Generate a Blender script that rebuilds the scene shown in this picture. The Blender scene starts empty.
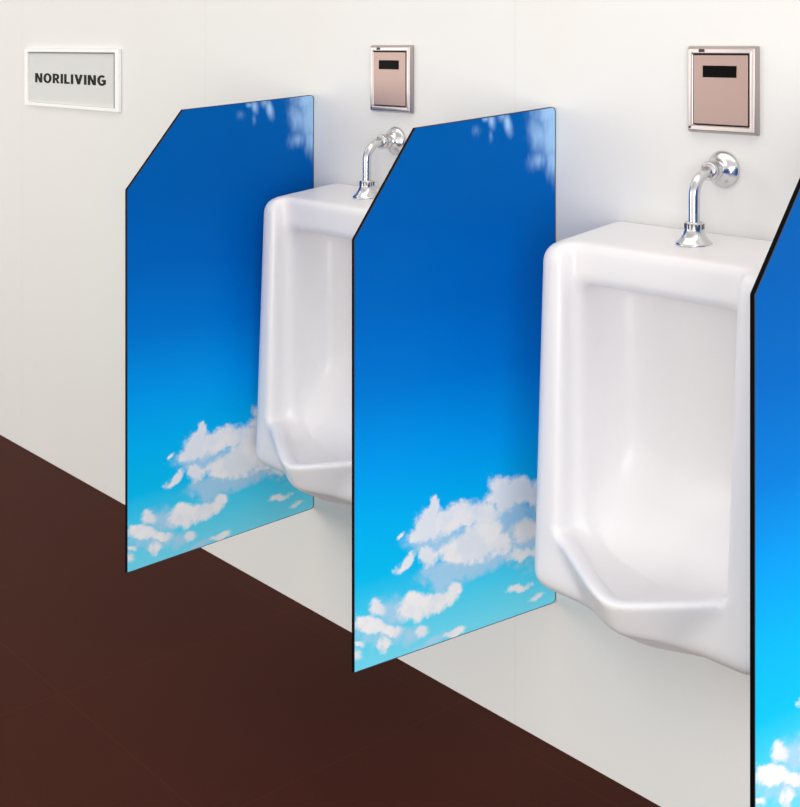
import bpy, bmesh, math, random
import numpy as np
from mathutils import Vector, Matrix

S = bpy.context.scene
COL = S.collection
PI = math.pi

# ------------------------------------------------------------------ camera
cam_d = bpy.data.cameras.new('camera')
cam = bpy.data.objects.new('camera', cam_d); COL.objects.link(cam)
cam.location = (0.0, -1.898, 1.40)
cam.rotation_euler = (PI/2, 0, math.radians(48.9116))
cam_d.sensor_fit = 'HORIZONTAL'; cam_d.sensor_width = 36.0
cam_d.lens = 1250.0/800.0*36.0
cam_d.shift_y = -(403.5-46.0)/800.0
cam_d.clip_start = 0.02
S.camera = cam

# ------------------------------------------------------------------ world, lamps, exposure
W = bpy.data.worlds.new('world'); S.world = W; W.use_nodes = True
bgn = W.node_tree.nodes['Background']
bgn.inputs[0].default_value = (1.0, 0.985, 0.96, 1); bgn.inputs[1].default_value = 1.08

def area(name, loc, rot, sx, sy, power, col=(1, 1, 1)):
    l = bpy.data.lights.new(name, 'AREA'); l.shape = 'RECTANGLE'; l.size = sx; l.size_y = sy
    l.energy = power; l.color = col
    o = bpy.data.objects.new(name, l); COL.objects.link(o); o.location = loc; o.rotation_euler = rot
    return o
# rows of ceiling lights over the room in front of the urinals
area('ceiling_lamp', (-1.2, -0.85, 2.85), (0, 0, 0), 3.4, 0.8, 13, (1, 0.97, 0.93))
area('ceiling_lamp', (-5.2, -1.3, 2.85), (math.radians(12), 0, 0), 3.4, 0.9, 8, (0.98, 1.0, 0.96))
# fill lights added to brighten the printed panel faces and the left wall
def aim(o, p):
    d = Vector(p)-o.location; o.rotation_euler = d.to_track_quat('-Z', 'Y').to_euler()
fill_r = area('fill_light', (1.4, -3.0, 0.95), (0, 0, 0), 2.6, 1.8, 80, (1, 0.98, 0.955)); aim(fill_r, (-1.6, 0, 0.35))
fill_l = area('fill_light', (-5.4, -3.6, 1.1), (0, 0, 0), 3.2, 1.8, 42, (0.98, 1.0, 0.97)); aim(fill_l, (-4.6, 0, 0.9))
S.view_settings.view_transform = 'Standard'; S.view_settings.look = 'None'
S.view_settings.exposure = 0.0; S.view_settings.gamma = 1.0
S.view_settings.use_curve_mapping = False

# ------------------------------------------------------------------ materials
def lin(c):
    r = []
    for v in c:
        v /= 255.0
        r.append(v/12.92 if v <= 0.04045 else ((v+0.055)/1.055)**2.4)
    return (r[0], r[1], r[2], 1.0)

def mat(name, rgb=(255, 255, 255), rough=0.5, metal=0.0, spec=0.5, coat=0.0):
    m = bpy.data.materials.new(name); m.use_nodes = True
    b = m.node_tree.nodes['Principled BSDF']
    b.inputs['Base Color'].default_value = lin(rgb)
    b.inputs['Roughness'].default_value = rough
    b.inputs['Metallic'].default_value = metal
    b.inputs['Specular IOR Level'].default_value = spec
    b.inputs['Coat Weight'].default_value = coat
    b.inputs['Coat Roughness'].default_value = 0.08
    return m

class NG:
    """small helper for node trees"""
    def __init__(s, m):
        s.t = m.node_tree; s.n = s.t.nodes; s.l = s.t.links; s.b = s.n['Principled BSDF']
    def new(s, kind, **kw):
        n = s.n.new(kind)
        for k, v in kw.items(): setattr(n, k, v)
        return n
    def put(s, n, i, v):
        if hasattr(v, 'links') or isinstance(v, bpy.types.NodeSocket): s.l.new(v, n.inputs[i])
        else: n.inputs[i].default_value = v
    def math(s, op, a, b=None, c=None, clamp=False):
        n = s.new('ShaderNodeMath', operation=op, use_clamp=clamp)
        s.put(n, 0, a)
        if b is not None: s.put(n, 1, b)
        if c is not None: s.put(n, 2, c)
        return n.outputs[0]
    def noise(s, vec, scale, detail=4, rough=0.55):
        n = s.new('ShaderNodeTexNoise'); n.inputs['Scale'].default_value = scale
        n.inputs['Detail'].default_value = detail; n.inputs['Roughness'].default_value = rough
        if vec is not None: s.l.new(vec, n.inputs['Vector'])
        return n
    def mix(s, f, a, b):
        n = s.new('ShaderNodeMix', data_type='RGBA')
        s.put(n, 0, f); s.put(n, 6, a); s.put(n, 7, b)
        return n.outputs[2]
    def ramp(s, f, pts, interp='LINEAR'):
        n = s.new('ShaderNodeValToRGB'); cr = n.color_ramp; cr.interpolation = interp
        while len(cr.elements) < len(pts): cr.elements.new(0.5)
        for e, (p, c) in zip(cr.elements, pts): e.position = p; e.color = c
        s.l.new(f, n.inputs[0]); return n.outputs[0]
    def smooth(s, f, a, b):
        n = s.new('ShaderNodeMapRange', interpolation_type='SMOOTHSTEP')
        s.put(n, 0, f); n.inputs[1].default_value = a; n.inputs[2].default_value = b
        return n.outputs[0]

def seam_mask(g, coord, period, offset, half):
    """1 on a thin joint line every period metres"""
    a = g.math('ADD', coord, offset)
    m = g.math('PINGPONG', a, period/2)
    return g.math('LESS_THAN', m, half)

# wall: large smooth off-white panels with hair-thin joints and a very faint mottle
M_wall = mat('white_wall_panel', (238, 235, 231), 0.55, spec=0.25)
g = NG(M_wall)
geo = g.new('ShaderNodeNewGeometry'); sep = g.new('ShaderNodeSeparateXYZ')
g.l.new(geo.outputs['Position'], sep.inputs[0])
n = g.noise(geo.outputs['Position'], 1.3, 3)
mott = g.mix(g.math('MULTIPLY', n.outputs[0], 0.5), lin((236, 235, 232)), lin((230, 227, 223)))
sv = seam_mask(g, sep.outputs[0], 1.2, 1.811, 0.0011)
g.l.new(g.mix(g.math('MULTIPLY', sv, 0.22), mott, lin((190, 180, 174))), g.b.inputs['Base Color'])

# floor: dark brown stone tiles, faint joints
M_floor = mat('dark_brown_tile', (70, 38, 31), 0.55, spec=0.03)
g = NG(M_floor)
geo = g.new('ShaderNodeNewGeometry'); sep = g.new('ShaderNodeSeparateXYZ')
g.l.new(geo.outputs['Position'], sep.inputs[0])
n1 = g.noise(geo.outputs['Position'], 2.2, 5, 0.6); n2 = g.noise(geo.outputs['Position'], 160, 2)
base = g.mix(n1.outputs[0], lin((66, 30, 22)), lin((73, 37, 28)))
base = g.mix(g.math('MULTIPLY', g.smooth(n2.outputs[0], 0.55, 0.8), 0.25), base, lin((84, 48, 38)))
j1 = seam_mask(g, sep.outputs[0], 0.6, 0.15, 0.0014); j2 = seam_mask(g, sep.outputs[1], 0.6, 0.06, 0.0014)
jj = g.math('MAXIMUM', j1, j2)
g.l.new(g.mix(g.math('MULTIPLY', jj, 0.30), base, lin((90, 54, 44))), g.b.inputs['Base Color'])
g.l.new(g.math('MULTIPLY_ADD', n1.outputs[0], 0.12, 0.46), g.b.inputs['Roughness'])

M_ceil = mat('white_ceiling', (240, 239, 236), 0.8)
M_ceramic = mat('white_glazed_ceramic', (240, 238, 239), 0.35, spec=0.4, coat=0.15)
M_chrome = mat('polished_chrome', (218, 218, 220), 0.22, 1.0)
M_steel = mat('brushed_steel_frame', (178, 168, 165), 0.28, 1.0)
M_cover = mat('brushed_steel_cover', (172, 146, 138), 0.42, 0.85)
g = NG(M_cover)
tc = g.new('ShaderNodeTexCoord'); mp = g.new('ShaderNodeMapping'); mp.inputs['Scale'].default_value = (4, 4, 900)
g.l.new(tc.outputs['Object'], mp.inputs[0]); nn = g.noise(mp.outputs[0], 1.0, 2)
bp = g.new('ShaderNodeBump'); bp.inputs['Strength'].default_value = 0.08; bp.inputs['Distance'].default_value = 0.001
g.l.new(nn.outputs[0], bp.inputs['Height']); g.l.new(bp.outputs[0], g.b.inputs['Normal'])
M_black = mat('black_sensor_window', (6, 4, 4), 0.4, spec=0.05)
M_groove = mat('dark_joint', (60, 50, 46), 0.6)
M_edge = mat('black_panel_edge', (4, 4, 5), 0.6, spec=0.05)
M_trim = mat('grey_edge_trim', (44, 62, 84), 0.4, spec=0.3)
M_drain = mat('dark_outlet', (40, 40, 42), 0.4)
M_white = mat('white_sign_frame', (250, 250, 249), 0.35)
M_card = mat('light_grey_sign_board', (222, 222, 219), 0.6, spec=0.1)
M_ink = mat('black_ink', (3, 3, 3), 0.6, spec=0.05)
M_lens = bpy.data.materials.new('clear_cover'); M_lens.use_nodes = True
_t = M_lens.node_tree; _t.nodes.clear()
_o = _t.nodes.new('ShaderNodeOutputMaterial'); _m = _t.nodes.new('ShaderNodeMixShader')
_a = _t.nodes.new('ShaderNodeBsdfTransparent'); _b = _t.nodes.new('ShaderNodeBsdfGlossy'); _b.inputs['Roughness'].default_value = 0.12
_m.inputs[0].default_value = 0.015
_t.links.new(_a.outputs[0], _m.inputs[1]); _t.links.new(_b.outputs[0], _m.inputs[2]); _t.links.new(_m.outputs[0], _o.inputs[0])

# printed sky on the panels: blue gradient with clouds, drawn in the print's own UV space (metres)
BLOBS = [
    (22.87, 0.0, -3.87, -6.47, -28.99, 7.72, 1, 0),
    (66.7, 16.86, -16.52, -2.15, -46.04, 12.18, 1, 0),
    (19.72, 4.27, -6.56, -4.79, -53.62, 11.63, 0.8, 0),
    (146.02, 24.88, -33.41, -7.44, -73.85, 21.22, 1, 0),
    (23.15, 0.0, -4.89, -7.89, -35.57, 9.66, 1, 0),
    (20.04, 4.31, -6.09, -2.79, -34.6, 8.65, 1, 0),
    (24.13, 0.0, -7.38, -6.9, -31.6, 9.0, 0.9, 0),
    (21.66, 0.0, -7.53, -5.81, -27.75, 8.87, 1, 0),
    (21.15, 0.0, -8.41, -6.39, -30.91, 10.21, 1, 0),
    (20.6, 0.0, -9.33, -5.86, -27.97, 8.94, 1, 0),
    (37.31, 15.35, -8.81, 3.85, -60.53, 12.37, 0.8, 0),
    (22.02, 0.0, -6.9, -8.66, -38.55, 10.06, 0.8, 0),
    (12.01, 3.1, -3.91, -1.88, -27.5, 5.01, 1, 0),
    (17.06, 0.0, -4.09, -8.73, -36.79, 7.83, 1, 0),
    (21.78, 0.0, -7.32, -7.99, -34.5, 8.08, 0.9, 0),
    (98.33, 21.44, -35.39, -3.74, -42.61, 9.51, 1, 0),
    (37.54, 0.0, -6.21, -11.29, -47.34, 9.83, 0.9, 0),
    (17.49, 5.77, -8.16, -0.89, -36.28, 6.25, 0.55, 0),
    (15.51, 5.09, -6.9, -2.27, -65.49, 8.76, 0.6, 0),
    (22.03, 23.93, -6.54, 47.02, -64.97, 5.94, 0.85, 0),
    (63.4, 69.8, -22.27, 96.13, -130.28, 19.02, 0.55, 0),
    (10.1, 3.19, -2.84, -1.27, -37.83, 5.24, 0.9, 1),
    (23.88, 14.74, -6.5, 6.43, -30.78, 2.47, 0.9, 1),
    (11.27, 2.93, -4.1, -2.5, -33.75, 5.38, 0.9, 1),
    (11.6, 0.0, -4.25, -4.2, -19.03, 5.27, 0.8, 1),
    (12.6, 0.0, -2.48, -8.27, -35.69, 8.36, 0.9, 1),
    (13.86, 0.0, -5.84, -4.33, -18.79, 4.5, 0.7, 1),
    (19.64, -6.99, -0.21, -24.55, -49.94, 4.66, 1, 0),
    (45.67, 27.1, -5.19, 9.46, -44.42, 4.25, 0.75, 0),
    (33.06, 0.0, -2.66, -20.04, -73.51, 5.66, 0.9, 0),
    (24.48, 9.9, -4.1, 0.9, -29.27, 2.27, 1, 0),
    (19.39, 11.82, -4.32, 7.7, -38.71, 1.6, 1, 0),
    (23.93, 14.71, -6.11, 8.06, -40.47, 1.72, 1, 0),
    (44.39, 27.52, -12.88, 11.8, -58.81, 2.84, 1, 0),
    (62.64, 0.0, -4.2, -17.19, -61.47, 3.1, 0.85, 0),
    (70.35, 0.0, -0.81, -32.69, -116.92, 5.89, 0.6, 0),
    (58.18, 29.22, -9.83, 9.14, -90.76, 1.76, 0.65, 0),
    (30.57, 15.24, -4.29, 7.53, -74.75, 1.47, 0.6, 1),
    (16.52, 0.0, -1.11, -12.67, -46.1, 3.18, 0.6, 1),
    (18.42, 0.0, -1.6, -9.67, -36.69, 4.1, 0.6, 1),
    (24.17, 5.32, -9.71, -14.33, -119.76, 12.07, 0.6, 0),
    (38.74, 20.82, -17.41, 11.6, -127.11, -2.12, 0.6, 0),
    (29.09, 14.85, -6.8, 9.88, -106.86, -1.31, 0.9, 0),
    (24.86, 12.52, -4.46, 9.45, -101.5, -0.98, 0.5, 1),
    (51.69, 0.0, -0.26, -26.65, -93.69, 2.98, 0.5, 0),
    (12.47, 0.0, -6.02, -0.57, -18.98, 19.12, 1.1, 2),
    (16.35, 3.09, -10.93, 0.73, -11.84, 10.8, 1.2, 2),
    (22.08, 16.4, -24.49, 13.17, -34.88, 25.37, 0.6, 2),
    (35.42, 4.16, -20.82, 0.18, -16.3, 14.43, 0.9, 2),
    (21.99, 7.25, -16.74, 2.2, -15.26, 13.42, 0.7, 2),
    (81.75, 14.85, -40.77, 3.02, -41.18, 39.35, 0.8, 2),
    (69.53, 19.22, -43.8, 4.14, -32.93, 30.52, 0.9, 2),
    (62.9, 0.0, -21.94, -2.03, -62.02, 61.88, 0.6, 2),
    (130.75, 0.0, -41.72, -2.61, -62.47, 60.16, 0.4, 2),
    (82.58, 0.0, -25.35, -5.12, -150.36, 149.26, 0.6, 2),
    (97.59, 0.0, -27.45, -2.96, -75.65, 73.61, 0.3, 2),
]
def make_print():
    m = mat('printed_sky_panel', (0, 120, 210), 0.3, spec=0.03)
    g = NG(m)
    uvn = g.new('ShaderNodeUVMap'); uvn.uv_map = 'print'
    sp = g.new('ShaderNodeSeparateXYZ'); g.l.new(uvn.outputs[0], sp.inputs[0])
    V = sp.outputs[1]
    sky = g.ramp(V, [(0.00, lin((124, 230, 255))), (0.08, lin((80, 220, 255))), (0.16, lin((6, 200, 255))),
                     (0.26, lin((0, 186, 255))), (0.36, lin((0, 162, 248))), (0.50, lin((0, 124, 218))),
                     (0.64, lin((0, 104, 196))), (0.80, lin((0, 94, 180))), (1.0, lin((0, 92, 172)))])
    # ragged edges
    n1 = g.noise(uvn.outputs[0], 22, 6, 0.62)
    n2 = g.noise(uvn.outputs[0], 60, 4, 0.6)
    sub = g.new('ShaderNodeVectorMath', operation='SUBTRACT'); g.l.new(n1.outputs['Color'], sub.inputs[0]); sub.inputs[1].default_value = (.5, .5, .5)
    sc = g.new('ShaderNodeVectorMath', operation='SCALE'); g.l.new(sub.outputs[0], sc.inputs[0]); sc.inputs['Scale'].default_value = 0.042
    ad = g.new('ShaderNodeVectorMath', operation='ADD'); g.l.new(uvn.outputs[0], ad.inputs[0]); g.l.new(sc.outputs[0], ad.inputs[1])
    s2 = g.new('ShaderNodeSeparateXYZ'); g.l.new(ad.outputs[0], s2.inputs[0])
    cb = g.new('ShaderNodeCombineXYZ'); g.l.new(s2.outputs[0], cb.inputs[0]); g.l.new(s2.outputs[1], cb.inputs[1]); cb.inputs[2].default_value = 1.0
    cu = g.new('ShaderNodeCombineXYZ'); g.l.new(sp.outputs[0], cu.inputs[0]); g.l.new(sp.outputs[1], cu.inputs[1]); cu.inputs[2].default_value = 1.0
    acc = {0: None, 1: None, 2: None}
    for (ax, ay, a0, bx, by, b0, amp, lay) in BLOBS:
        src = cu.outputs[0] if lay == 2 else cb.outputs[0]
        d1 = g.new('ShaderNodeVectorMath', operation='DOT_PRODUCT'); g.l.new(src, d1.inputs[0]); d1.inputs[1].default_value = (ax, ay, a0)
        d2 = g.new('ShaderNodeVectorMath', operation='DOT_PRODUCT'); g.l.new(src, d2.inputs[0]); d2.inputs[1].default_value = (bx, by, b0)
        c2 = g.new('ShaderNodeCombineXYZ'); g.l.new(d1.outputs['Value'], c2.inputs[0]); g.l.new(d2.outputs['Value'], c2.inputs[1])
        ln = g.new('ShaderNodeVectorMath', operation='LENGTH'); g.l.new(c2.outputs[0], ln.inputs[0])
        v = g.math('MULTIPLY_ADD', ln.outputs['Value'], -amp, amp)
        acc[lay] = v if acc[lay] is None else g.math('MAXIMUM', acc[lay], v)
    nz = g.math('MULTIPLY_ADD', n1.outputs[0], 0.9, -0.45)
    nf = g.math('MULTIPLY_ADD', n2.outputs[0], 0.7, -0.35)
    dw = g.math('ADD', acc[0], g.math('ADD', g.math('MULTIPLY', nz, 0.5), nf))
    ds = g.math('ADD', acc[1], g.math('ADD', nz, nf))
    # soft blue-grey haze body, then white body
    col = g.mix(g.math('MULTIPLY', g.smooth(ds, -0.22, 0.45), 0.82), sky, lin((184, 222, 250)))
    n3 = g.noise(uvn.outputs[0], 15, 4, 0.55)
    shade = g.smooth(n3.outputs[0], 0.40, 0.62)
    white = g.mix(shade, lin((238, 244, 252)), lin((255, 253, 254)))
    col = g.mix(g.smooth(dw, -0.05, 0.40), col, white)
    # thin high wisps running down from the top edge
    mpn = g.new('ShaderNodeMapping'); g.l.new(uvn.outputs[0], mpn.inputs[0]); mpn.inputs['Scale'].default_value = (1.0, 0.28, 1)
    n4 = g.noise(mpn.outputs[0], 48, 3, 0.6)
    wz = g.math('ADD', acc[2], g.math('MULTIPLY_ADD', n4.outputs[0], 0.9, -0.45))
    col = g.mix(g.math('MULTIPLY', g.smooth(wz, -0.12, 0.95), 0.9), col, lin((165, 208, 248)))
    g.l.new(col, g.b.inputs['Base Color'])
    return m
M_print = make_print()
# ------------------------------------------------------------------ mesh helpers
def link(name, me, m=None, parent=None, loc=(0, 0, 0)):
    o = bpy.data.objects.new(name, me); COL.objects.link(o)
    if m is not None:
        for q in (m if isinstance(m, (list, tuple)) else [m]): me.materials.append(q)
    if parent is not None: o.parent = parent
    o.location = loc
    return o

def from_bm(name, bm, m, parent=None, loc=(0, 0, 0), smooth=False):
    bmesh.ops.recalc_face_normals(bm, faces=bm.faces)
    me = bpy.data.meshes.new(name); bm.to_mesh(me); bm.free()
    if smooth: me.polygons.foreach_set('use_smooth', [True]*len(me.polygons))
    return link(name, me, m, parent, loc)

def box(bm, x0, x1, y0, y1, z0, z1):
    vs = [bm.verts.new((x, y, z)) for x in (x0, x1) for y in (y0, y1) for z in (z0, z1)]
    for f in ((0, 1, 3, 2), (4, 6, 7, 5), (0, 4, 5, 1), (2, 3, 7, 6), (0, 2, 6, 4), (1, 5, 7, 3)):
        bm.faces.new([vs[i] for i in f])

def bev(o, w, seg=3):
    md = o.modifiers.new('bevel', 'BEVEL'); md.width = w; md.segments = seg; md.limit_method = 'ANGLE'; md.angle_limit = math.radians(35)
    o.data.polygons.foreach_set('use_smooth', [True]*len(o.data.polygons))
    w = o.modifiers.new('wn', 'WEIGHTED_NORMAL'); w.keep_sharp = True
    return o

def lathe(bm, prof, M, seg=40):
    """revolve (radius, height) pairs about local z, placed by matrix M"""
    rings = []
    for r, h in prof:
        if r < 1e-6: rings.append([bm.verts.new(M @ Vector((0, 0, h)))])
        else: rings.append([bm.verts.new(M @ Vector((r*math.cos(2*PI*i/seg), r*math.sin(2*PI*i/seg), h))) for i in range(seg)])
    for a, b in zip(rings, rings[1:]):
        for i in range(seg):
            j = (i+1) % seg
            if len(a) == 1 and len(b) == 1: continue
            if len(a) == 1: bm.faces.new((a[0], b[i], b[j]))
            elif len(b) == 1: bm.faces.new((a[i], b[0], a[j]))
            else: bm.faces.new((a[i], b[i], b[j], a[j]))

def tube(bm, pts, r, seg=24):
    pts = [Vector(p) for p in pts]; rings = []
    for i, p in enumerate(pts):
        t = (pts[min(i+1, len(pts)-1)]-pts[max(i-1, 0)]).normalized()
        u = Vector((1, 0, 0)); v = t.cross(u).normalized(); u = v.cross(t).normalized()
        rings.append([bm.verts.new(p+u*r*math.cos(2*PI*k/seg)+v*r*math.sin(2*PI*k/seg)) for k in range(seg)])
    for a, b in zip(rings, rings[1:]):
        for k in range(seg): bm.faces.new((a[k], b[k], b[(k+1) % seg], a[(k+1) % seg]))
    bm.faces.new(rings[0]); bm.faces.new(rings[-1])

def empty(name, loc, label, cat, group=None):
    o = bpy.data.objects.new(name, None); COL.objects.link(o); o.location = loc
    o.empty_display_size = 0.05
    o['label'] = label; o['category'] = cat
    if group: o['group'] = group
    return o

def copy_thing(root, loc, label):
    r = root.copy(); COL.objects.link(r); r.location = loc; r['label'] = label
    for ch in list(root.children):
        c = ch.copy(); COL.objects.link(c); c.parent = r
        for gch in list(ch.children):
            d = gch.copy(); COL.objects.link(d); d.parent = c
    return r

# ------------------------------------------------------------------ the room
def struct(name, x0, x1, y0, y1, z0, z1, m):
    bm = bmesh.new(); box(bm, x0, x1, y0, y1, z0, z1)
    o = from_bm(name, bm, m); o['kind'] = 'structure'; return o
FZ = -0.018
struct('wall_back', -9.0, 2.5, 0.0, 0.12, FZ, 3.0, M_wall)
struct('floor', -9.0, 2.5, -4.2, 0.12, FZ-0.10, FZ, M_floor)
struct('ceiling', -9.0, 2.5, -4.2, 0.12, 3.0, 3.1, M_ceil)

# ------------------------------------------------------------------ urinal: smooth blended solid, meshed with surface nets
def smax(a, b, k):
    h = np.clip(0.5+0.5*(a-b)/k, 0, 1); return b*(1-h)+a*h+k*h*(1-h)
def smin(a, b, k): return -smax(-a, -b, k)

def urinal_field(X, Y, Z):
    """X across, Y distance out of the wall, Z height relative to the top (negative down)"""
    A = np.abs(X)
    side = A-(0.237+0.002*np.clip(-Z/0.6, 0, 1)+0.012*np.clip(1-Y/0.16, 0, 1))
    front = (Y-(0.222-0.038*Z))/1.0015
    top = Z+0.095*Y
    bot = -(Z+0.640)
    body = smax(smax(side, front, 0.035), smax(top, bot, 0.02), 0.035)
    ridge = -0.562+0.22*np.sqrt(A*A+0.0002)                      # height of the rim line, lowest at the pointed lip
    plan = 0.334-0.50*np.sqrt(A*A+0.0003)                        # reach of the lip
    lipf = Y-(smin(plan, plan*0+0.322, 0.02)+0.45*np.minimum(Z-ridge, 0))
    lip = smax(smax(lipf, Z-ridge, 0.016), smax(A-0.215, -(Z+0.670), 0.02), 0.012)
    lip = smax(lip, (Y-(plan-0.062))*0.5+0.87*(-(Z+0.640)), 0.006)
    solid = smin(body, lip, 0.012)
    # shallow recess between the two side wings, open at the top
    rin = ridge-0.004
    wi = 0.181-0.009*np.clip(-Z/0.55, 0, 1)
    cav1 = smax(smax(A-wi, 0.188-0.05*Z*0-Y, 0.02), rin-Z, 0.01)
    cav1 = smax(cav1, Y-0.6, 0.01)
    # deep basin below the header
    back = 0.055+0.0*Z
    floor = -0.592+0.9*np.maximum(0.16-Y, 0)+0.12*np.maximum(Y-0.20, 0)+0.20*A
    inner = smax(A-(wi-0.006), back-Y, 0.085)
    cav2 = smax(inner, Z+0.092, 0.035)
    cav2 = smax(cav2, floor-Z, 0.09)
    cav2 = smax(cav2, Y-(plan-0.044), 0.02)
    cav = smin(cav1, cav2, 0.02)
    s = smax(solid, -cav, 0.016)
    s = np.maximum(s, 0.0008-Y)
    return s

def surface_nets(F, lo, h):
    nx, ny, nz = F.shape
    neg = F < 0
    c = neg[:-1, :-1, :-1].astype(np.int8)
    cnt = np.zeros((nx-1, ny-1, nz-1), np.int8)
    for i in (0, 1):
        for j in (0, 1):
            for k in (0, 1): cnt += neg[i:nx-1+i, j:ny-1+j, k:nz-1+k]
    act = (cnt > 0) & (cnt < 8)
    idx = -np.ones(act.shape, np.int64); cells = np.argwhere(act); idx[act] = np.arange(len(cells))
    pos = np.zeros((len(cells), 3)); num = np.zeros(len(cells))
    cor = [(i, j, k) for i in (0, 1) for j in (0, 1) for k in (0, 1)]
    ci, cj, ck = cells.T
    for a in cor:
        for ax in range(3):
            if a[ax]: continue
            b = list(a); b[ax] = 1
            fa = F[ci+a[0], cj+a[1], ck+a[2]]; fb = F[ci+b[0], cj+b[1], ck+b[2]]
            m = (fa < 0) != (fb < 0)
            t = np.where(m, fa/np.where(m, fa-fb, 1), 0)
            p = np.tile(np.array(a, float), (len(cells), 1)); p[:, ax] += t
            pos[m] += p[m]; num[m] += 1
    pos = (pos/num[:, None]+cells)*h+np.array(lo)
    quads = []
    for ax in range(3):
        o1, o2 = [(1, 2), (2, 0), (0, 1)][ax]
        sl0 = [slice(None)]*3; sl1 = [slice(None)]*3
        sl0[ax] = slice(0, -1); sl1[ax] = slice(1, None)
        e = np.argwhere(neg[tuple(sl0)] != neg[tuple(sl1)])
        e = e[(e[:, o1] > 0) & (e[:, o2] > 0) & (e[:, o1] < F.shape[o1]-1) & (e[:, o2] < F.shape[o2]-1)]
        s = neg[tuple(e.T)]
        def cell(d1, d2):
            q = e.copy(); q[:, o1] -= d1; q[:, o2] -= d2; return idx[tuple(q.T)]
        a, b, c_, d = cell(1, 1), cell(0, 1), cell(0, 0), cell(1, 0)
        Q = np.stack([a, b, c_, d], 1); Q[~s] = Q[~s][:, ::-1]
        quads.append(Q)
    return pos, np.concatenate(quads)

def urinal_mesh():
    h = 0.005; lo = (-0.27, -0.0125, -0.68)
    xs = lo[0]+h*np.arange(110); ys = lo[1]+h*np.arange(78); zs = lo[2]+h*np.arange(142)
    F = urinal_field(*np.meshgrid(xs, ys, zs, indexing='ij'))
    P, Q = surface_nets(F, lo, h)
    # relax slightly along the mesh for an even glaze
    for it in range(3):
        acc = np.zeros_like(P); n = np.zeros(len(P))
        for i in range(4):
            a, b = Q[:, i], Q[:, (i+1) % 4]
            np.add.at(acc, a, P[b]); np.add.at(acc, b, P[a]); np.add.at(n, a, 1); np.add.at(n, b, 1)
        P = P*0.5+0.5*acc/np.maximum(n, 1)[:, None]
    P[:, 1] = np.maximum(P[:, 1], 0.0006)
    P = P*np.array([1, -1, 1])               # out of the wall is -y
    Q = Q[:, ::-1]
    me = bpy.data.meshes.new('urinal')
    me.from_pydata([tuple(p) for p in P], [], [tuple(int(i) for i in q) for q in Q]); me.update()
    me.polygons.foreach_set('use_smooth', [True]*len(me.polygons))
    return me

UZ = 1.066
U2 = (-1.307, 0.0, UZ); U1 = (-2.186, 0.0, UZ)
ur = link('urinal', urinal_mesh(), M_ceramic, None, U2)
ur['label'] = 'white ceramic urinal nearest the viewer, between the middle and nearest blue panels'
ur['category'] = 'urinal'; ur['group'] = 'wall-hung urinals'

# flush pipe: wall flange, nut, bent pipe, flared spout cap
def flush_pipe(loc):
    r = empty('flush_pipe', loc, 'bent chrome flush pipe above the nearest urinal, fully in view', 'flush pipe', 'chrome flush pipes')
    toroom = Matrix.Rotation(PI/2, 4, 'X')            # local z -> -y
    zf = 0.125
    bm = bmesh.new()
    lathe(bm, [(0, 0.0005), (.033, .0005), (.0335, .003), (.032, .0055), (.029, .009), (.023, .013), (.0165, .018), (.0150, .024), (0, .024)], Matrix.Translation((0, 0, zf)) @ toroom, 48)
    from_bm('wall_flange', bm, M_chrome, r, smooth=True)
    bm = bmesh.new()
    lathe(bm, [(0, .024), (.0150, .024), (.0165, .026), (.0165, .031), (.0150, .033), (.0150, .037), (.0168, .039), (.0168, .046), (.0140, .049), (0, .049)], Matrix.Translation((0, 0, zf)) @ toroom, 6*6)
    from_bm('union_nut', bm, M_chrome, r, smooth=True)
    R = 0.042; yc = -0.046; yb = yc-R; pts = [(0, -0.040, zf)]
    for i in range(15):
        a = PI/2*i/14
        pts.append((0, yc-R*math.sin(a), zf-R+R*math.cos(a)))
    pts.append((0, yb, 0.034)); pts.append((0, yb, 0.010))
    bm = bmesh.new(); tube(bm, pts, 0.0098)
    from_bm('pipe', bm, M_chrome, r, smooth=True)
    bm = bmesh.new()
    prof = [(0, .040), (.0150, .040), (.0165, .0385), (.0165, .029), (.0175, .024), (.0205, .017), (.0255, .010), (.0310, .005), (.0330, .002), (.0325, 0), (0, 0)]
    lathe(bm, prof, Matrix.Translation((0, yb, 0.0)), 48)
    # little flutes around the collar
    sp = from_bm('spout_cap', bm, M_chrome, r, smooth=True)
    bm = bmesh.new()
    for k in range(16):
        a = 2*PI*k/16
        c = Vector((0.0166*math.cos(a), yb+0.0166*math.sin(a), 0))
        v = []
        for (dx, dz) in ((-.0011, .028), (.0011, .028), (.0011, .037), (-.0011, .037)):
            v.append(bm.verts.new(c+Vector((-math.sin(a)*dx, math.cos(a)*dx, dz))+Vector((math.cos(a), math.sin(a), 0))*0.0006))
        bm.faces.new(v)
        v2 = [bm.verts.new(q.co-Vector((math.cos(a), math.sin(a), 0))*0.0006) for q in v]
        bm.faces.new(v2[::-1])
        for i in range(4): bm.faces.new((v[i], v2[i], v2[(i+1) % 4], v[(i+1) % 4]))
    from_bm('flute', bm, M_groove, sp)
    return r
fp = flush_pipe((-1.299, 0.0, UZ-0.0108))
fp.name = 'flush_pipe'

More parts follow.
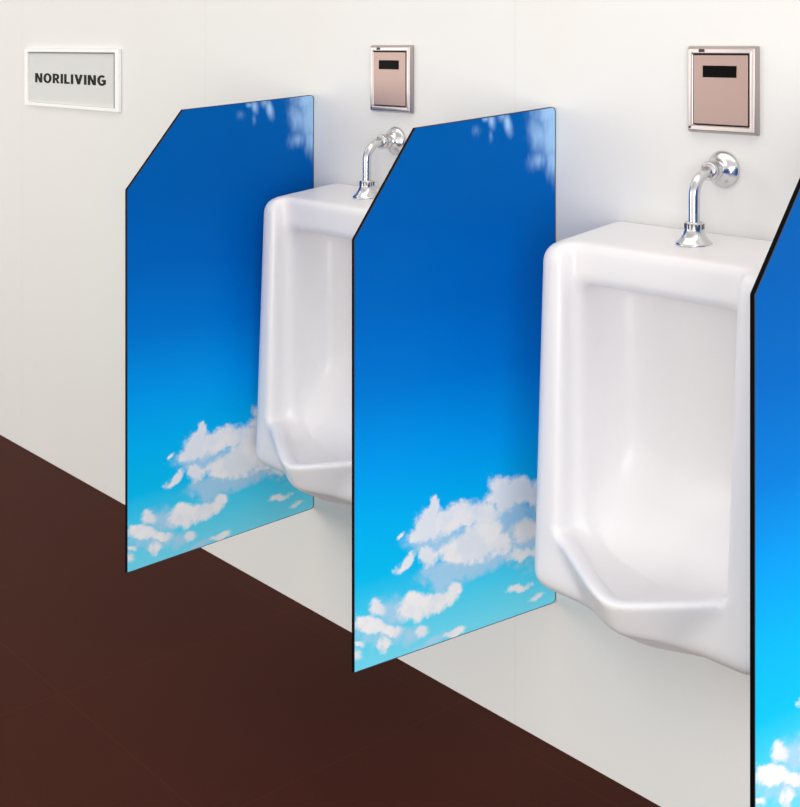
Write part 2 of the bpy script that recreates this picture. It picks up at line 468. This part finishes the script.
# flush sensor plate
def sensor_plate(loc):
    r = empty('flush_sensor_plate', loc, 'square steel sensor plate above the nearest urinal', 'sensor plate', 'steel flush sensor plates')
    w, h, t = 0.073, 0.078, 0.013; iw, ih = 0.058, 0.063
    bm = bmesh.new()
    loops = []
    for (a, b, y) in ((w, h, -0.0005), (w, h, -0.004), (w-.004, h-.004, -t), (iw+.003, ih+.003, -t), (iw, ih, -t+.002), (iw, ih, -0.003)):
        loops.append([bm.verts.new((x, y, z)) for x, z in ((-a, -b), (a, -b), (a, b), (-a, b))])
    for p, q in zip(loops, loops[1:]):
        for i in range(4): bm.faces.new((p[i], p[(i+1) % 4], q[(i+1) % 4], q[i]))
    bm.faces.new(loops[0]); bm.faces.new(loops[-1])
    fr = bev(from_bm('frame', bm, M_steel, r), 0.0018)
    bm = bmesh.new(); box(bm, -iw+.0012, iw-.0012, -t-.0003, -0.0035, -ih+.0012, ih-.0012)
    bev(from_bm('cover', bm, M_cover, r), 0.0010)
    bm = bmesh.new(); box(bm, -0.036, 0.034, -t-.0015, -t, 0.022, 0.043)
    bev(from_bm('sensor_window', bm, M_black, r), 0.0012)
    bm = bmesh.new(); box(bm, -0.045, -0.033, -t-.0006, -t+.0006, ih+.004, ih+.0095)
    from_bm('catch', bm, M_groove, r)
    bm = bmesh.new(); lathe(bm, [(0, .0012), (.0022, .001), (.0028, 0), (0, 0)], Matrix.Translation((-w+.0085, -t+.0003, -h+.0095)) @ Matrix.Rotation(PI/2, 4, 'X'), 16)
    from_bm('screw', bm, M_groove, r)
    return r
sp2 = sensor_plate((-1.298, 0.0, 1.322))

copy_thing(ur, U1, 'white ceramic urinal further back, partly hidden behind the middle blue panel')
copy_thing(fp, (-2.190, 0.0, UZ-0.0108), 'bent chrome flush pipe above the further urinal, half covered by the middle panel')
copy_thing(sp2, (-2.200, 0.0, 1.324), 'steel sensor plate above the further urinal')

# ------------------------------------------------------------------ divider panels with a printed sky
def divider(t0, t1, d1, zb, pts, label):
    """wall end at (t0,0), front end at (t1,d1); pts: (distance along panel, height) outline from the wall top round to the wall bottom"""
    L = math.hypot(t1-t0, d1)
    u = Vector(((t1-t0)/L, -d1/L, 0)); n = Vector((-u.y, u.x, 0))
    if n.x < 0: n = -n                        # n points to the printed side
    th = 0.0072; out = []
    rc = 0.009; g0 = 0.0015
    zt = pts[0][1]
    top = [(g0+rc*(1-math.cos(PI/2*i/5)), zt-rc+rc*math.sin(PI/2*i/5)) for i in range(6)]
    bot = [(g0+rc*(1-math.cos(PI/2*i/5)), zb+rc-rc*math.sin(PI/2*i/5)) for i in range(6)][::-1]
    out = top+list(pts[1:])+[(L, zb)]+bot
    me = bpy.data.meshes.new('divider_panel'); V = []; F = []; N = len(out)
    for side in (0, 1):
        for s, z in out: V.append(tuple(Vector((0, 0, z))+u*s-n*(th*side)))
    F.append(tuple(range(N))); F.append(tuple(range(2*N-1, N-1, -1)))
    for i in range(N): F.append((i, i+N, (i+1) % N+N, (i+1) % N))
    me.from_pydata(V, [], F); me.update()
    root = bpy.data.objects.new('divider_panel', me); COL.objects.link(root); root.location = (t0, 0, 0)
    me.materials.append(M_edge); me.materials.append(M_print)
    # outline side normal check, printed side gets the print with its UVs
    uvl = me.uv_layers.new(name='print')
    for p in me.polygons:
        if len(p.vertices) == N:
            p.material_index = 1
        for li in p.loop_indices:
            vi = me.loops[li].vertex_index % N
            s, z = out[vi]
            uvl.data[li].uv = ((1-s/L)*0.49, (z-zb)/(zt-zb))
    bmm = bmesh.new(); bmm.from_mesh(me); bmesh.ops.recalc_face_normals(bmm, faces=bmm.faces); bmm.to_mesh(me); bmm.free()
    root['label'] = label; root['category'] = 'partition'; root['group'] = 'blue sky divider panels'
    # thin trim along the outline on the printed side
    bm = bmesh.new(); c = sum((Vector((s, z)) for s, z in out), Vector((0, 0)))/N
    a = []; b = []
    for i, (s, z) in enumerate(out):
        p0 = Vector(out[i-1]); p1 = Vector((s, z)); p2 = Vector(out[(i+1) % N])
        e1 = (p1-p0).normalized(); e2 = (p2-p1).normalized()
        n1 = Vector((e1.y, -e1.x)); n2 = Vector((e2.y, -e2.x)); m = (n1+n2).normalized(); m = m/max(m.dot(n1), .3)
        if m.dot(c-p1) < 0: m = -m
        a.append(p1); b.append(p1+m*0.0011)
    rows = []
    for P_, off in ((a, 0.0), (a, 0.0006), (b, 0.0006), (b, 0.0)):
        rows.append([bm.verts.new(Vector((0, 0, q.y))+u*q.x+n*off) for q in P_])
    for r0, r1 in zip(rows, rows[1:]+rows[:1]):
        for i in range(N): bm.faces.new((r0[i], r1[i], r1[(i+1) % N], r0[(i+1) % N]))
    from_bm('edge_trim', bm, M_trim, root)
    return root

divider(-2.505, -2.4661, 0.544, 0.2412, [(0, 1.2771), (0.397, 1.2546), (0.5454, 1.0834)], 'furthest blue sky-print divider panel, left of the further urinal')
divider(-1.6969, -1.7427, 0.4878, 0.2763, [(0, 1.2767), (0.3534, 1.2478), (0.4899, 1.0523)], 'middle blue sky-print divider panel standing between the two urinals')
divider(-0.868, -0.9145, 0.494, 0.378, [(0, 1.29), (0.370, 1.256), (0.4962, 1.079)], 'nearest blue sky-print divider panel, cut off by the right edge')

# ------------------------------------------------------------------ sign
def sign():
    x0, x1, z0, z1 = -4.165, -3.490, 1.1945, 1.3905
    cx_ = (x0+x1)/2; cz = (z0+z1)/2; w = (x1-x0)/2; h = (z1-z0)/2
    r = empty('name_sign', (cx_, 0, cz), 'white framed name sign with black lettering on the wall at far left', 'sign')
    fx, fz, t = 0.024, 0.011, 0.012
    bm = bmesh.new()
    loops = []
    for (a, b, y) in ((w, h, -0.0005), (w, h, -t), (w-fx, h-fz, -t), (w-fx, h-fz, -0.0005)):
        loops.append([bm.verts.new((x, y, z)) for x, z in ((-a, -b), (a, -b), (a, b), (-a, b))])
    for p, q in zip(loops, loops[1:]+loops[:1]):
        for i in range(4): bm.faces.new((p[i], p[(i+1) % 4], q[(i+1) % 4], q[i]))
    bev(from_bm('frame', bm, M_white, r), 0.0012)
    bm = bmesh.new(); box(bm, -w+fx+.0005, w-fx-.0005, -0.005, -0.0006, -h+fz+.0005, h-fz-.0005)
    card = from_bm('board', bm, M_card, r)
    # grey strips standing in for the frame's inner shadow, top and right
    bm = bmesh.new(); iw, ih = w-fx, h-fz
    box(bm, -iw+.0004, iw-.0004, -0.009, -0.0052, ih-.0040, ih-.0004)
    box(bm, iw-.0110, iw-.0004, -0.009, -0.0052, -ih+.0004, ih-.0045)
    from_bm('inner_shadow', bm, mat('dark_grey_shadow', (120, 120, 118), 0.6), r)
    # bold capitals built from strokes: each glyph is a list of flat outlines in a unit-height box
    st = 0.31
    def ring(cxg, rx, ry, wx, wy, a0, a1, n=28):
        q = []
        for k in range(n):
            t0 = math.radians(a0+(a1-a0)*k/n); t1 = math.radians(a0+(a1-a0)*(k+1)/n)
            q.append([(cxg+rx*math.cos(t0), .5+ry*math.sin(t0)), (cxg+rx*math.cos(t1), .5+ry*math.sin(t1)),
                      (cxg+(rx-wx)*math.cos(t1), .5+(ry-wy)*math.sin(t1)), (cxg+(rx-wx)*math.cos(t0), .5+(ry-wy)*math.sin(t0))])
        return q
    def bar(x0, y0, x1, y1): return [(x0, y0), (x1, y0), (x1, y1), (x0, y1)]
    def scale_y(polys, k, o): return [[(x, y*k+o) for x, y in p] for p in polys]
    GL = {'N': (1.02, [bar(0, 0, st, 1), bar(1.02-st, 0, 1.02, 1), [(st*.2, 1), (st*1.15, 1), (1.02-st*.2, 0), (1.02-st*1.15, 0)]]),
          'O': (1.14, ring(.57, .57, .53, st*1.05, .2, 0, 360)),
          'R': (0.92, [bar(0, 0, st, 1), bar(st, .80, .52, 1), bar(st, .38, .52, .57), [(.34, .42), (.62, .42), (.95, 0), (.63, 0)]]
                + scale_y(ring(.52, .36, .5, st, .31, -90, 90, 16), .62, .38)),
          'I': (st, [bar(0, 0, st, 1)]),
          'L': (0.72, [bar(0, 0, st, 1), bar(st, 0, .72, .2)]),
          'V': (1.06, [[(0, 1), (st*1.08, 1), (.53+st*.5, 0), (.53-st*.5, 0)], [(1.06-st*1.08, 1), (1.06, 1), (.53+st*.5, 0), (.53-st*.5, 0)]]),
          'G': (1.04, ring(.56, .56, .53, st*1.05, .2, 48, 335) + [bar(.56, .38, 1.04, .57), bar(1.04-st, .12, 1.04, .38)])}
    word = 'NORILIVING'; gap = 0.17
    total = sum(GL[c][0] for c in word)+gap*(len(word)-1)
    tx0, tx1 = -4.092-cx_, -3.583-cx_; tz0, tz1 = 1.2745-cz, 1.3065-cz
    k = (tx1-tx0)/total; px = 0.0; bm = bmesh.new()
    for c in word:
        for p in GL[c][1]:
            v0 = [bm.verts.new((tx0+(px+x)*k, -0.0052, tz0+y*(tz1-tz0))) for x, y in p]
            v1 = [bm.verts.new((q.co.x, -0.0060, q.co.z)) for q in v0]
            bm.faces.new(v0); bm.faces.new(v1[::-1]); m_ = len(v0)
            for i in range(m_): bm.faces.new((v0[i], v1[i], v1[(i+1) % m_], v0[(i+1) % m_]))
        px += GL[c][0]+gap
    from_bm('lettering', bm, M_ink, card)
    bm = bmesh.new(); box(bm, -iw+.0008, iw-.0008, -0.0105, -0.0095, -ih+.0008, ih-.0008)
    from_bm('cover_glass', bm, M_lens, r)
    return r
sign()
